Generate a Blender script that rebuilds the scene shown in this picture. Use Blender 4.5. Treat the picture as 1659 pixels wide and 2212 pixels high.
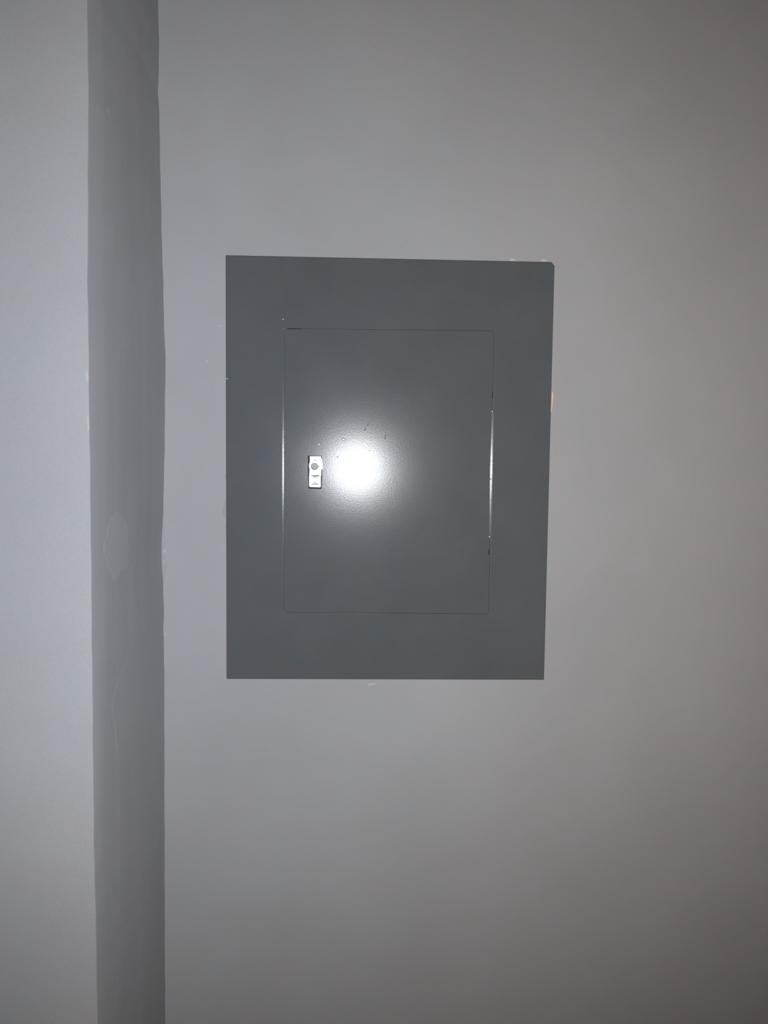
import bpy, bmesh, math, random
from mathutils import Vector, Matrix

# ---------------------------------------------------------------- clear
for o in list(bpy.data.objects):
    bpy.data.objects.remove(o, do_unlink=True)
scene = bpy.context.scene
col = scene.collection
random.seed(4)

# ---------------------------------------------------------------- camera
# world: x to the right along the wall, y into the wall (wall face at y = 0), z up
FPX, CX, CY = 1790.0, 829.5, 1106.0
CAM = Vector((-0.03801, -0.92659, 1.51657))
PITCH, YAW, ROLL = -0.06548, -0.03580, -0.01211
_R0 = Matrix(((1, 0, 0), (0, 0, 1), (0, -1, 0)))
RC = (Matrix.Rotation(YAW, 3, 'Z') @ Matrix.Rotation(PITCH, 3, 'X') @ _R0
      @ Matrix.Rotation(ROLL, 3, 'Z'))            # columns: right, down, forward
cam_data = bpy.data.cameras.new('camera')
cam_data.sensor_fit = 'HORIZONTAL'
cam_data.sensor_width = 36.0
cam_data.lens = FPX / 1659.0 * 36.0
cam_data.clip_start = 0.01
cam = bpy.data.objects.new('camera', cam_data)
col.objects.link(cam)
m = RC.to_4x4()
m.col[1] = -m.col[1]
m.col[2] = -m.col[2]
m.col[3] = (CAM.x, CAM.y, CAM.z, 1)
cam.matrix_world = m
scene.camera = cam

# ---------------------------------------------------------------- light
world = bpy.data.worlds.new('dim_room')
scene.world = world
world.use_nodes = True
bg = world.node_tree.nodes['Background']
bg.inputs['Color'].default_value = (1.0, 0.86, 0.80, 1)
bg.inputs['Strength'].default_value = 0.012

# the telephone's phosphor LED beside its lens: cool on its axis, warmer towards the rim of its beam
fl = bpy.data.lights.new('phone_flash', 'SPOT')
fl.energy = 24.3
fl.spot_size = math.radians(128)
fl.spot_blend = 1.0
fl.shadow_soft_size = 0.004
fl.use_nodes = True
lt = fl.node_tree
em = lt.nodes['Emission']
ltc = lt.nodes.new('ShaderNodeTexCoord')
ldot = lt.nodes.new('ShaderNodeVectorMath')
ldot.operation = 'DOT_PRODUCT'
ldot.inputs[1].default_value = (-0.27, 0.0, -0.963)
labs = lt.nodes.new('ShaderNodeMath')
labs.operation = 'ABSOLUTE'
lrp = lt.nodes.new('ShaderNodeValToRGB')
for pos, c in ((0.70, (1.0, 0.89, 0.85)), (0.82, (1.0, 0.945, 0.925)),
               (0.90, (0.985, 0.98, 0.975)), (0.985, (0.915, 0.95, 1.015))):
    e = lrp.color_ramp.elements.new(pos)
    e.color = (*c, 1)
lrp.color_ramp.elements.remove(lrp.color_ramp.elements[0])
lrp.color_ramp.elements.remove(lrp.color_ramp.elements[-1])
lt.links.new(ltc.outputs['Normal'], ldot.inputs[0])
lt.links.new(ldot.outputs['Value'], labs.inputs[0])
lt.links.new(labs.outputs[0], lrp.inputs[0])
lt.links.new(lrp.outputs[0], em.inputs['Color'])
flo = bpy.data.objects.new('phone_flash', fl)
flo.location = (CAM.x + 0.004, CAM.y, CAM.z - 0.024)
FLASH_AIM = Vector((-0.035, 0.0, 1.497))
flo.rotation_euler = (FLASH_AIM - flo.location).to_track_quat('-Z', 'Y').to_euler()
flo.scale = (1.0, 0.80, 1.0)                       # the beam is flatter than it is wide
col.objects.link(flo)

vs = scene.view_settings
vs.view_transform = 'Standard'
vs.look = 'None'
vs.gamma = 1.0
vs.exposure = 0.0
vs.use_curve_mapping = False

# ---------------------------------------------------------------- helpers
PIER_D = 0.24922          # how far the pier stands out from the wall
COVER_T = 0.005           # sheet metal cover proud of the wall


def at(px, py, y=0.0):
    """point of the plane y = const that lies under a measured spot of the photo"""
    d = RC @ Vector(((px - CX) / FPX, (py - CY) / FPX, 1.0))
    t = (y - CAM.y) / d.y
    return CAM + d * t


def link(name, mesh, mat, parent=None):
    o = bpy.data.objects.new(name, mesh)
    col.objects.link(o)
    if mat:
        mesh.materials.append(mat)
    if parent:
        o.parent = parent
        o.matrix_parent_inverse = parent.matrix_world.inverted()
    return o


def from_bm(name, bm, mat, parent=None, smooth=False):
    me = bpy.data.meshes.new(name)
    bmesh.ops.recalc_face_normals(bm, faces=bm.faces)
    if smooth:
        for f in bm.faces:
            f.smooth = True
    bm.to_mesh(me)
    bm.free()
    return link(name, me, mat, parent)


def tag(o, label, cat, kind=None, group=None):
    o['label'] = label
    o['category'] = cat
    if kind:
        o['kind'] = kind
    if group:
        o['group'] = group
    return o


def box(bm, x0, x1, y0, y1, z0, z1):
    v = [bm.verts.new((x, y, z)) for x in (x0, x1) for y in (y0, y1) for z in (z0, z1)]
    for f in ((0, 1, 3, 2), (4, 6, 7, 5), (0, 4, 5, 1), (2, 3, 7, 6), (0, 2, 6, 4), (1, 5, 7, 3)):
        bm.faces.new([v[i] for i in f])


def loft(bm, loops, cap_last=True, cap_first=False):
    rows = [[bm.verts.new(p) for p in lp] for lp in loops]
    n = len(rows[0])
    for a, b in zip(rows, rows[1:]):
        for i in range(n):
            j = (i + 1) % n
            bm.faces.new((a[i], a[j], b[j], b[i]))
    if cap_last:
        bm.faces.new(rows[-1])
    if cap_first:
        bm.faces.new(rows[0])
    return rows


def lerp_table(tab, x):
    if x <= tab[0][0]:
        return tab[0][1]
    for (a, va), (b, vb) in zip(tab, tab[1:]):
        if x <= b:
            return va + (vb - va) * (x - a) / (b - a)
    return tab[-1][1]


# ---------------------------------------------------------------- materials
def new_mat(name):
    m = bpy.data.materials.new(name)
    m.use_nodes = True
    nt = m.node_tree
    return m, nt, nt.nodes['Principled BSDF']


def noise(nt, scale, detail, mapping=None, rough=0.5):
    tc = nt.nodes.new('ShaderNodeTexCoord')
    n = nt.nodes.new('ShaderNodeTexNoise')
    n.inputs['Scale'].default_value = scale
    n.inputs['Detail'].default_value = detail
    n.inputs['Roughness'].default_value = rough
    if mapping:
        mp = nt.nodes.new('ShaderNodeMapping')
        mp.inputs['Scale'].default_value = mapping
        nt.links.new(tc.outputs['Object'], mp.inputs['Vector'])
        nt.links.new(mp.outputs['Vector'], n.inputs['Vector'])
    else:
        nt.links.new(tc.outputs['Object'], n.inputs['Vector'])
    return n


def ramp(nt, src, p0, c0, p1, c1):
    r = nt.nodes.new('ShaderNodeValToRGB')
    r.color_ramp.elements[0].position = p0
    r.color_ramp.elements[1].position = p1
    r.color_ramp.elements[0].color = (*c0, 1)
    r.color_ramp.elements[1].color = (*c1, 1)
    nt.links.new(src, r.inputs['Fac'])
    return r


def mul(nt, a, b):
    x = nt.nodes.new('ShaderNodeMix')
    x.data_type = 'RGBA'
    x.blend_type = 'MULTIPLY'
    x.inputs['Factor'].default_value = 1.0
    nt.links.new(a, x.inputs['A'])
    nt.links.new(b, x.inputs['B'])
    return x.outputs['Result']


def bump(nt, bsdf, src, strength, dist):
    b = nt.nodes.new('ShaderNodeBump')
    b.inputs['Strength'].default_value = strength
    b.inputs['Distance'].default_value = dist
    nt.links.new(src, b.inputs['Height'])
    nt.links.new(b.outputs['Normal'], bsdf.inputs['Normal'])


def wall_paint(name, rgb, streak=False, rough=0.62):
    """matte grey emulsion, slightly cloudy, rolled on over plaster"""
    m, nt, b = new_mat(name)
    lo = tuple(c * 0.965 for c in rgb)
    hi = tuple(min(1, c * 1.035) for c in rgb)
    base = ramp(nt, noise(nt, 7.0, 5.0).outputs['Fac'], 0.3, lo, 0.7, hi).outputs['Color']
    tint = ramp(nt, noise(nt, 30.0, 4.0).outputs['Fac'], 0.38, (1.012, 0.988, 0.985),
                0.62, (0.985, 1.006, 1.008)).outputs['Color']
    grain = ramp(nt, noise(nt, 760.0, 1.0).outputs['Fac'], 0.3, (0.975, 0.975, 0.975),
                 0.7, (1.025, 1.025, 1.025)).outputs['Color']
    c = mul(nt, mul(nt, base, tint), grain)
    if streak:
        st = noise(nt, 1.0, 4.0, (0, 30, 2.6), 0.6)
        c = mul(nt, c, ramp(nt, st.outputs['Fac'], 0.35, (0.965, 0.965, 0.97),
                            0.65, (1.035, 1.035, 1.035)).outputs['Color'])
    nt.links.new(c, b.inputs['Base Color'])
    b.inputs['Roughness'].default_value = rough
    b.inputs['Specular IOR Level'].default_value = 0.2
    b.inputs['Diffuse Roughness'].default_value = 0.21 if streak else 0.18
    bump(nt, b, noise(nt, 260.0, 3.0).outputs['Fac'], 0.18, 0.0006)
    return m


def metal_paint(name, rgb, rough):
    """satin baked enamel on sheet steel"""
    m, nt, b = new_mat(name)
    lo = tuple(c * 0.95 for c in rgb)
    hi = tuple(c * 1.05 for c in rgb)
    n = noise(nt, 16.0, 4.0)
    base = ramp(nt, n.outputs['Fac'], 0.3, lo, 0.7, hi).outputs['Color']
    tint = ramp(nt, noise(nt, 38.0, 3.0).outputs['Fac'], 0.38, (1.015, 0.98, 0.97),
                0.62, (0.965, 1.005, 1.015)).outputs['Color']
    grain = ramp(nt, noise(nt, 820.0, 1.0).outputs['Fac'], 0.3, (0.96, 0.96, 0.96),
                 0.7, (1.04, 1.04, 1.04)).outputs['Color']
    nt.links.new(mul(nt, mul(nt, base, tint), grain), b.inputs['Base Color'])
    rr = nt.nodes.new('ShaderNodeMapRange')
    rr.inputs['From Min'].default_value = 0.3
    rr.inputs['From Max'].default_value = 0.7
    rr.inputs['To Min'].default_value = rough - 0.004
    rr.inputs['To Max'].default_value = rough + 0.004
    nt.links.new(noise(nt, 60.0, 3.0).outputs['Fac'], rr.inputs['Value'])
    nt.links.new(rr.outputs['Result'], b.inputs['Roughness'])
    b.inputs['Specular IOR Level'].default_value = 0.2
    bump(nt, b, noise(nt, 1100.0, 2.0).outputs['Fac'], 0.10, 0.0003)
    return m


def plain(name, rgb, rough, metallic=0.0, var=0.05, scale=300.0):
    m, nt, b = new_mat(name)
    lo = tuple(c * (1 - var) for c in rgb)
    hi = tuple(min(1, c * (1 + var)) for c in rgb)
    nt.links.new(ramp(nt, noise(nt, scale, 3.0).outputs['Fac'], 0.3, lo, 0.7, hi).outputs['Color'],
                 b.inputs['Base Color'])
    b.inputs['Roughness'].default_value = rough
    b.inputs['Metallic'].default_value = metallic
    return m


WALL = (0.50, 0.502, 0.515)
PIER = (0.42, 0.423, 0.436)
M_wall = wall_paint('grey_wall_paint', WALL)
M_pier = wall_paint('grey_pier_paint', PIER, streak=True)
M_touch = wall_paint('touch_up_paint', (0.475, 0.485, 0.50))
M_touch2 = wall_paint('touch_up_paint_thin', (0.437, 0.441, 0.456))
M_floor = plain('screed', (0.30, 0.29, 0.28), 0.8, var=0.12, scale=9.0)
M_enamel = metal_paint('charcoal_enamel', (0.135, 0.144, 0.152), 0.18)
M_gap_shade = plain('painted_gap_shade', (0.02, 0.022, 0.025), 0.8)  # dark colour stands in for shade in gaps and recesses
M_nickel = plain('nickel', (0.84, 0.83, 0.84), 0.575, 1.0, 0.03)
M_hinge = plain('hinge_steel', (0.62, 0.63, 0.65), 0.30, 1.0, 0.05, 700.0)
M_pin = plain('pin_steel', (0.85, 0.85, 0.86), 0.45, 1.0, 0.03)
M_button = plain('grey_plastic', (0.50, 0.48, 0.52), 0.5)
M_chip = plain('bare_plaster', (0.74, 0.72, 0.69), 0.85)
M_cream = plain('cream_undercoat', (0.85, 0.72, 0.56), 0.8)
M_scuff_groove = plain('scuff_and_groove_dark', (0.055, 0.06, 0.065), 0.6)  # enamel scuffs, and painted shade for the latch grooves
M_smear = plain('blue_grey_smear', (0.40, 0.42, 0.445), 0.6)

# ---------------------------------------------------------------- the room
Z0, Z1 = 0.0, 2.7
bm = bmesh.new()
box(bm, -2.2, 2.4, 0.0, 0.12, Z0, Z1)
wall_back = from_bm('wall_back', bm, M_wall)
tag(wall_back, 'flat light grey painted wall carrying the charcoal metal panel', 'wall', 'structure')

bm = bmesh.new()
box(bm, -2.2, 2.4, -2.6, 0.12, -0.1, 0.0)
tag(from_bm('floor', bm, M_floor), 'plain grey screed floor below the wall', 'floor', 'structure')

# pier: its right-hand side face meets the wall in an uneven hand-plastered corner
outer_px = [(0, 188.5), (180, 190.5), (400, 190.0), (600, 189.0), (800, 191.6), (1000, 194.0),
            (1200, 196.6), (1450, 199.0), (1600, 200.6), (1800, 202.6), (1900, 204.5),
            (2040, 208.0), (2212, 210.0)]
inner_px = [(0, 341.0), (50, 342.2), (100, 343.4), (150, 343.0), (200, 341.3), (250, 344.0),
            (300, 345.2), (400, 346.8), (500, 349.2), (600, 352.2), (700, 354.6), (780, 357.8),
            (850, 356.8), (1000, 355.0), (1100, 353.0), (1150, 350.0), (1186, 348.6), (1231, 350.8),
            (1267, 352.5), (1321, 354.0), (1357, 353.2), (1400, 354.3), (1500, 355.0),
            (1800, 355.4), (2000, 356.0), (2212, 357.0)]
tab_o = sorted((at(x, y, -PIER_D).z, at(x, y, -PIER_D).x) for y, x in outer_px)
tab_i = sorted((at(x, y, 0.0).z, at(x, y, 0.0).x) for y, x in inner_px)


def edge_o(z):
    return lerp_table(tab_o, z) + 0.00012 * math.sin(z * 151) + 0.00012 * math.sin(z * 67 + 1)


def edge_i(z):
    return lerp_table(tab_i, z) + 0.00012 * math.sin(z * 173 + 2) + 0.00012 * math.sin(z * 71)


bm = bmesh.new()
zs = []
z = 0.0
while z < Z1 - 1e-6:
    zs.append(z)
    z += 0.004 if 0.85 < z < 2.1 else 0.05
zs.append(Z1)
rows = []
for z in zs:
    xo, xi = edge_o(z), edge_i(z)
    pts = [(-2.2, -PIER_D), (xo - 0.05, -PIER_D)]
    r = 0.0013
    for k in range(5):                      # rounded plaster arris
        a = k / 4 * math.pi / 2
        pts.append((xo - r + r * math.sin(a), -PIER_D + r - r * math.cos(a)))
    for k in range(1, 6):
        t = k / 5
        y = -PIER_D + r + (PIER_D - r) * t
        pts.append((xo + (xi - xo) * t, y))
    pts.append((-2.2, 0.0))
    rows.append([bm.verts.new((x, y, z)) for x, y in pts])
n = len(rows[0])
for a, b in zip(rows, rows[1:]):
    for i in range(n):
        j = (i + 1) % n
        f = bm.faces.new((a[i], a[j], b[j], b[i]))
        f.smooth = 1 <= i <= 9
bm.faces.new(rows[0])
bm.faces.new(rows[-1])
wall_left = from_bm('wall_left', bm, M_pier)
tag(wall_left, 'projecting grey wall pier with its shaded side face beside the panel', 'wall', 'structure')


def side_point(px, py, lift):
    """point on the pier's side face, by walking along the view ray to the face"""
    d = RC @ Vector(((px - CX) / FPX, (py - CY) / FPX, 1.0))
    lo, hi = (-PIER_D - CAM.y) / d.y, (0 - CAM.y) / d.y
    for _ in range(50):
        t = (lo + hi) / 2
        p = CAM + d * t
        s = (p.y + PIER_D) / PIER_D
        xs = edge_o(p.z) * (1 - s) + edge_i(p.z) * s
        if p.x > xs:
            lo = t
        else:
            hi = t
    return Vector((xs + lift, p.y, p.z))


def patch_side(name, pts, mat, parent, lift=0.00012):
    """thin coat of paint that follows the uneven side face, row by row"""
    bm = bmesh.new()
    ys = [p[1] for p in pts]
    y, y1 = min(ys) + 0.3, max(ys) - 0.3
    n = max(4, int((y1 - y) / 6))
    prev = None
    for k in range(n + 1):
        yy = y + (y1 - y) * k / n
        xs = []
        for (ax, ay), (bx, by) in zip(pts, pts[1:] + pts[:1]):
            if (ay <= yy) != (by <= yy):
                xs.append(ax + (bx - ax) * (yy - ay) / (by - ay))
        a, b = min(xs), max(xs)
        top = [side_point(a + (b - a) * t / 6, yy, lift) for t in range(7)]
        row = [bm.verts.new(p) for p in top]
        skirt = [bm.verts.new(p) for p in (top[0], side_point(a, yy, -0.0004), top[-1], side_point(b, yy, -0.0004))]
        if prev:
            for u in range(6):
                bm.faces.new((prev[u], prev[u + 1], row[u + 1], row[u])).smooth = True
            for u in (0, 2):
                bm.faces.new((pskirt[u], pskirt[u + 1], skirt[u + 1], skirt[u]))
        pskirt = skirt
        prev = row
    return from_bm(name, bm, mat, parent)


def patch_wall(name, pts, mat, parent, y=0.0, lift=0.0008):
    bm = bmesh.new()
    cx_ = sum(p[0] for p in pts) / len(pts)
    cy_ = sum(p[1] for p in pts) / len(pts)
    top = [(cx_ + (x - cx_) * 0.88, cy_ + (yy - cy_) * 0.94) for x, yy in pts]
    loft(bm, [[at(a, b, y + 0.0004) for a, b in pts], [at(a, b, y - lift) for a, b in top]])
    return from_bm(name, bm, mat, parent)


# ---------------------------------------------------------------- the electrical panel
root = bpy.data.objects.new('electrical_panel', None)
root.location = at(832, 1467, 0.0)
root.empty_display_size = 0.05
col.objects.link(root)
bpy.context.view_layer.update()
tag(root, 'charcoal grey metal breaker panel with hinged door set on the grey wall', 'electrical panel')

F = -COVER_T


def quad(px4, y):
    return [at(x, yy, y) for x, yy in px4]


def ring(q, y, ins=(0, 0, 0, 0), cut=((.0004, .0004),) * 4):
    """eight-point loop: quad q = TL, TR, BR, BL inset by (left, right, top, bottom), corners cut"""
    l, r, t, b = ins
    TL, TR, BR, BL = [p.copy() for p in q]
    ux = (TR - TL).normalized()
    uz = (TL - BL).normalized()
    TL += ux * l - uz * t
    TR += -ux * r - uz * t
    BR += -ux * r + uz * b
    BL += ux * l + uz * b
    out = []
    for p, sx, sz, (cx_, cz_), first in ((TL, 1, -1, cut[0], 'z'), (TR, -1, -1, cut[1], 'x'),
                                         (BR, -1, 1, cut[2], 'z'), (BL, 1, 1, cut[3], 'x')):
        a = p + ux * sx * cx_
        c = p + uz * sz * cz_
        out += [c, a] if first == 'z' else [a, c]
    for p in out:
        p.y = y
    return out


Q_OUT = quad([(487, 551), (1198.5, 566), (1175.5, 1469), (489, 1467)], F)
Q_IN = quad([(614, 709), (1068, 714.3), (1056, 1326.5), (613, 1323)], F)
CUT = ((.0005, .0005), (.0035, .0040), (.0005, .0005), (.0006, .0006))
C0 = ((.0012, .0012),) * 4
bm = bmesh.new()
loops = [ring(Q_OUT, 0.0, cut=CUT)]
for k in range(5):                                   # rolled outer edge
    a = k / 4 * math.pi / 2
    i = 0.0012 * (1 - math.cos(a))
    loops.append(ring(Q_OUT, F + 0.0012 * (1 - math.sin(a)), (i,) * 4, CUT))
# inner lip dishes gently down to the door on the two long sides
LIP = 0.0018
for k in range(8):
    t = k / 7
    s = LIP * (1 - t)
    drop = LIP * (0.052 * t + 0.044 * t * t)        # 3 to 8 degrees
    loops.append(ring(Q_IN, F + drop, (-s, -s, -s * 0.25, -s * 0.25), C0))
loops.append(ring(Q_IN, F + 0.0022, (0, 0, 0, 0), C0))
loft(bm, loops, cap_last=False)
cover = from_bm('cover_frame', bm, M_enamel, root)

# plate behind the seam
bm = bmesh.new()
loft(bm, [ring(Q_IN, F + 0.0030, (-.0002,) * 4, C0), ring(Q_IN, F + 0.0014, (-.0002,) * 4, C0)],
     cap_first=True)
from_bm('backing_plate', bm, M_enamel, root)

# door leaf
bm = bmesh.new()
loops = [ring(Q_IN, F + 0.0018, (.00015,) * 4, C0)]
for k in range(5):
    a = k / 4 * math.pi / 2
    i = 0.00015 + 0.0003 * (1 - math.cos(a))
    loops.append(ring(Q_IN, F + 0.0002 + 0.0004 * (1 - math.sin(a)), (i,) * 4, C0))
loft(bm, loops, cap_first=True)
door = from_bm('door', bm, M_enamel, root)
DF = F + 0.0002                                      # door face


def cyl_between(bm, p, q, r, seg=16, dome=False):
    ax = (q - p).normalized()
    u = ax.orthogonal().normalized()
    w = ax.cross(u)
    def circ(c, rr):
        return [c + (u * math.cos(2 * math.pi * i / seg) + w * math.sin(2 * math.pi * i / seg)) * rr
                for i in range(seg)]
    if dome:
        lp = [circ(p - ax * r * 0.8 * math.cos(a), r * math.sin(a)) for a in (0.15, 0.5, 0.9, 1.3)]
        lp += [circ(q + ax * r * 0.8 * math.cos(a), r * math.sin(a)) for a in (1.3, 0.9, 0.5, 0.15)]
        loft(bm, lp, cap_first=True)
    else:
        loft(bm, [circ(p, r), circ(q, r)], cap_first=True)


# hinge on the right edge: a rolled barrel leaning towards the door, round pin ends above and below
h0, h1 = at(1063.6, 889, F), at(1057.6, 1159.5, F)


def barrel(t, k):
    c = h0.lerp(h1, t)
    w = 0.0013 * k
    pts = [(-w, 0.0006)]
    x, h = -w, -0.0004
    for i in range(7):                      # face leans 6 to 12 degrees to the left
        pts.append((x, h))
        x += 2 * w / 6
        h -= 2 * w / 6 * math.tan(math.radians(12 - 6 * i / 6))
    pts.append((w * 1.15, h + 0.0008))
    pts.append((w * 1.15, 0.0006))
    return [Vector((c.x + a, c.y + b, c.z)) for a, b in pts]


bm = bmesh.new()
loft(bm, [barrel(0.004, 0.45), barrel(0.12, 0.6), barrel(0.3, 0.85), barrel(0.43, 1.0), barrel(0.532, 1.0)], cap_first=True)
hinge = from_bm('hinge', bm, M_enamel, root)
bm = bmesh.new()
loft(bm, [barrel(0.540, 1.0), barrel(0.62, 0.9), barrel(0.8, 0.7), barrel(0.996, 0.45)], cap_first=True)
from_bm('knuckle', bm, M_enamel, hinge)
for p in (h0, h1):
    bm = bmesh.new()
    bmesh.ops.create_uvsphere(bm, u_segments=16, v_segments=10, radius=0.0017,
                              matrix=Matrix.Translation(p + Vector((0, -0.0002, 0))))
    from_bm('pin_end', bm, M_pin, hinge, smooth=True)
# dark blocks painting the shade of the hinge slots above and below it
for x0, y0, x1, y1 in ((1065.0, 846, 1064.2, 861), (1056.8, 1187, 1056.2, 1199)):
    bm = bmesh.new()
    p, q = at(x0, y0, F), at(x1, y1, F)
    box(bm, q.x - .0005, q.x + .0005, F - 0.0001, F + 0.001, q.z, p.z)
    from_bm('hinge_slot_shade', bm, M_gap_shade, root)
# dark sliver painting the shade where the door's top left corner gapes
bm = bmesh.new()
p, q = at(621.5, 708.6, F), at(652, 711.0, F)
loft(bm, [[p + Vector((0, .0015, 0)), Vector((q.x, p.y + .0015, q.z + .0007)), q + Vector((0, .0015, 0)), Vector((p.x, p.y + .0015, p.z - .0011))],
          [p + Vector((0, -.0001, 0)), Vector((q.x, p.y - .0001, q.z + .0007)), q + Vector((0, -.0001, 0)), Vector((p.x, p.y - .0001, p.z - .0011))]])
from_bm('open_seam_shade', bm, M_gap_shade, root)

# ---- slide latch on the door: plate with notched sides, button, grip ribs
latch_out = [(668.8, 985.2), (693.8, 985.2), (694.6, 989), (696.8, 993.5), (696.8, 997.5), (698.2, 1001),
             (698.2, 1009), (697.4, 1013), (694.6, 1014.2), (694.4, 1024), (693.4, 1031), (693.4, 1050),
             (692.6, 1053.4), (668.6, 1052.6), (667.2, 1050), (667.0, 1030), (667.8, 1021), (668.0, 1013),
             (666.8, 1007), (667.2, 1002), (668.8, 997)]


def lat(pts, y, k=0.0):
    cx_ = sum(p[0] for p in pts) / len(pts)
    cy_ = sum(p[1] for p in pts) / len(pts)
    out = []
    for x, yy in pts:
        sx = (x - cx_)
        sy = (yy - cy_)
        out.append(at(cx_ + sx * (1 - k / 15.0), cy_ + sy * (1 - k / 34.0), y))
    return out


# dark sheet under the latch, painting the gap shade round its edge
gap_shade_px = [(665.3, 984.4), (694.8, 984.4), (696.0, 993), (695.8, 1030), (694.6, 1056.2), (666.4, 1055.4), (665.2, 1030)]
bm = bmesh.new()
loft(bm, [lat(gap_shade_px, DF + 0.001), lat(gap_shade_px, DF - 0.0001)])
from_bm('latch_gap_shade', bm, M_gap_shade, door)
bm = bmesh.new()
loft(bm, [lat(latch_out, DF + 0.0008), lat(latch_out, DF - 0.0016), lat(latch_out, DF - 0.0020, 0.6)])
latch = from_bm('latch', bm, M_nickel, root)
latch['label'] = 'bright nickel slide latch'
LF = DF - 0.0020
# button with a small tab on its right, in a ring painted dark for its recess shade
c = at(679.8, 1007, LF)
R = 0.0039
ringp, facep = [], []
for i in range(28):
    a = 2 * math.pi * i / 28
    r = R
    d = abs((a + 0.12 + math.pi) % (2 * math.pi) - math.pi)
    if d < 0.3:
        r = R * 1.16
    ringp.append((math.cos(a) * r, math.sin(a) * r))


def rp(s, y, dx=0.0, dz=0.0):
    return [Vector((c.x + x * s + dx, y, c.z + z * s + dz)) for x, z in ringp]


bm = bmesh.new()
loft(bm, [rp(1.0, LF + .0005, -.00015, -.0002), rp(1.0, LF - .0001, -.00015, -.0002)])
from_bm('button_ring_shade', bm, M_gap_shade, latch)
bm = bmesh.new()
loft(bm, [rp(.90, LF + .0003), rp(.90, LF - .0005), rp(.84, LF - .0008)])
b = from_bm('button', bm, M_button, latch)
b['label'] = 'round grey button'
for pts in ([(678.6, 993.6), (681.6, 993.8), (684, 994.9), (683.6, 995.5), (681, 994.7), (678.6, 994.6)],
            [(672.6, 1027.0), (688.6, 1026.9), (690, 1028.4), (689.6, 1029.4), (688, 1028.5), (672.6, 1028.2)],
            [(675.3, 1029.8), (684.6, 1029.8), (686, 1031.4), (685, 1031.6), (684, 1030.9), (675.3, 1030.9)],
            [(678.5, 1041.7), (682.2, 1041.7), (682.2, 1042.8), (678.5, 1042.8)],
            [(673.0, 1045.2), (687.0, 1045.3), (687.0, 1046.6), (673.0, 1046.2)]):
    bm = bmesh.new()
    ym = sum(p[1] for p in pts) / len(pts)
    pts = [(x, ym + (y - ym) * 1.45) for x, y in pts]
    loft(bm, [lat(pts, LF + 0.0005), lat(pts, LF - 0.00012)])
    from_bm('groove_shade', bm, M_scuff_groove, latch)  # groove shade laid on as thin dark strips

# raised nibs, bright colours standing in for their glints, and scuffs on the door
for x, y, r in ((688.6, 959.8, .0012), (742.5, 949.4, .0016), (611.5, 689.5, .0007)):
    bm = bmesh.new()
    yy = DF if x > 615 else F
    bmesh.ops.create_uvsphere(bm, u_segments=12, v_segments=8, radius=r,
                              matrix=Matrix.Translation(at(x, y, yy)) @ Matrix.Diagonal((1.2, .3, .9, 1)))
    from_bm('glint_nib', bm, M_pin if r > .001 else M_chip, root, smooth=True)
for pts in ([(786, 931), (790, 924), (791, 925), (787.5, 931.5)], [(831, 949), (832.5, 939), (834, 940), (832.5, 949)],
            [(726.5, 987), (730, 986.4), (731, 987.4), (728, 988.6)], [(796.5, 973), (799, 972.6), (799.4, 974), (797, 974.6)],
            [(792, 919), (796, 914.5), (797, 915), (793, 919.8)]):
    bm = bmesh.new()
    loft(bm, [[at(x, y, DF + .0003) for x, y in pts], [at(x, y, DF - .00006) for x, y in pts]])
    from_bm('scuff', bm, M_scuff_groove, door)

# ---------------------------------------------------------------- paint and plaster marks on the walls
for name, pts, mat, lift in (
        ('plaster_chip', [(1100, 559.5), (1106, 558.6), (1112, 559.8), (1118, 563), (1100, 563)], M_chip, .0012),
        ('plaster_chip', [(1168, 561.5), (1173, 560.2), (1180, 560.6), (1184, 564), (1168, 564)], M_chip, .0012),
        ('paint_ridge', [(955, 560), (978, 557.8), (990, 558), (1012, 561), (955, 561)], M_wall, .0010),
        ('cream_chip', [(1191.5, 845), (1194, 844), (1195.8, 850), (1196, 858), (1194.6, 864), (1194, 876), (1191, 892), (1189, 892)], M_cream, .0012),
        ('paint_scratch', [(793.5, 1480.2), (799, 1476.6), (813, 1476.2), (816, 1475.4), (813, 1477.8), (801, 1479), (796, 1481)], M_chip, .0004),
        ('paint_chip', [(488, 817), (491.5, 816.6), (492, 818.8), (488.4, 819)], M_chip, .0054),
        ('paint_smear', [(490, 1076), (485, 1084), (481.5, 1096), (480.5, 1104), (483, 1114), (488, 1122), (492, 1124), (492, 1076)], M_smear, .0005),
        ('paint_smear', [(491, 1023), (486, 1026), (484, 1031), (487, 1035), (492, 1035)], M_smear, .0005),
        ('paint_smear', [(491, 1128), (487, 1136), (486, 1148), (489, 1160), (492, 1168)], M_smear, .0005),
        ('plaster_chip', [(444, 782), (449, 779), (450.5, 780), (446, 783)], M_chip, .0004),
        ('plaster_chip', [(473, 703), (475, 702), (476, 705), (474, 706)], M_chip, .0004)):
    patch_wall(name, pts, mat, wall_back, lift=lift)

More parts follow.
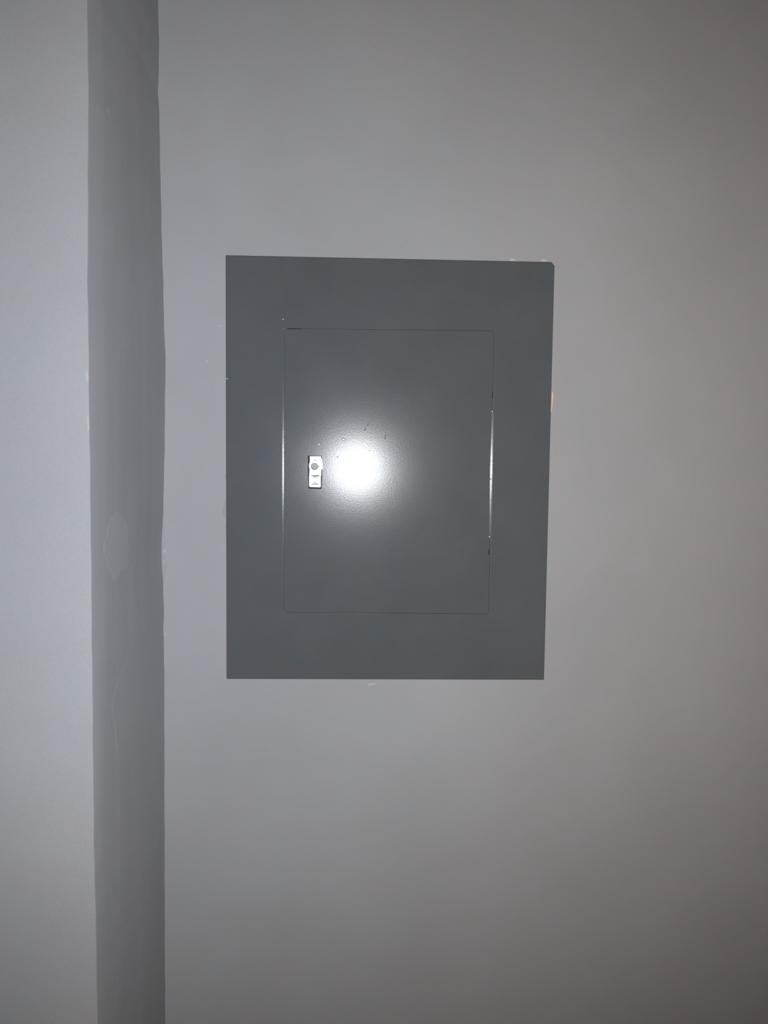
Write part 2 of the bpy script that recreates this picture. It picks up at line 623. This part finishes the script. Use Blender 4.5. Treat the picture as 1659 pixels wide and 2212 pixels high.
# filler left in the inner corner
corner = [(1130, 351.2), (1150, 350.4), (1186, 349.0), (1231, 351.2), (1262, 352.8)]
patch_wall('filler_smear', [(x + .2, y) for y, x in corner] + [(357, 1258), (358, 1225), (357, 1186), (356, 1150), (355, 1128)],
           M_touch, wall_back, lift=.0006)
for x, y, w, h in ((354, 1166.5, 1.2, 1.5), (356, 1190, 1.3, 4.5), (356, 1213, .9, 2), (359.5, 1249, 1.4, 2),
                   (357, 1256, 1.3, 1.3), (357.5, 1371, 2.2, 1.4)):
    pts = [(x + w * math.cos(a) * random.uniform(.7, 1.1), y + h * math.sin(a) * random.uniform(.7, 1.1))
           for a in [i * math.pi / 4 for i in range(8)]]
    patch_wall('plaster_chip', pts, M_chip, wall_back, lift=.0009)

# lighter touch-up strokes on the pier's side
patch_side('touch_up_patch', [(251, 1103), (258, 1109), (264, 1118), (273, 1128), (276, 1140), (275, 1155), (279, 1170),
                              (277, 1190), (279, 1215), (273, 1230), (258, 1234), (253, 1248), (247, 1257), (241, 1243),
                              (233, 1226), (229, 1205), (224, 1190), (225, 1172), (231, 1155), (233, 1135), (240, 1120)],
           M_touch, wall_left)
patch_side('touch_up_patch', [(340, 1328), (322, 1345), (305, 1365), (290, 1388), (277, 1415), (268, 1440), (256, 1470),
                              (247, 1500), (242, 1526), (246, 1552), (249, 1570), (250, 1600), (254, 1625), (268, 1620),
                              (282, 1640), (300, 1610), (318, 1590), (332, 1560), (343, 1520), (346, 1440), (344, 1370)],
           M_touch2, wall_left)
patch_side('touch_up_patch', [(231, 232), (235, 236), (238, 246), (240, 250), (236, 249), (233, 241)], M_touch, wall_left)
# built-up paint along the pier's arris
for pts in ([(184, 806), (189, 801), (191.3, 815), (190.6, 828), (187, 824)], [(187.5, 900), (191, 896), (192.6, 930), (190, 932)]):
    bm = bmesh.new()
    loft(bm, [[at(x, y, -PIER_D + 0.0006) for x, y in pts], [at(x, y, -PIER_D - 0.0003) for x, y in pts]])
    from_bm('paint_ridge', bm, M_wall, wall_left)
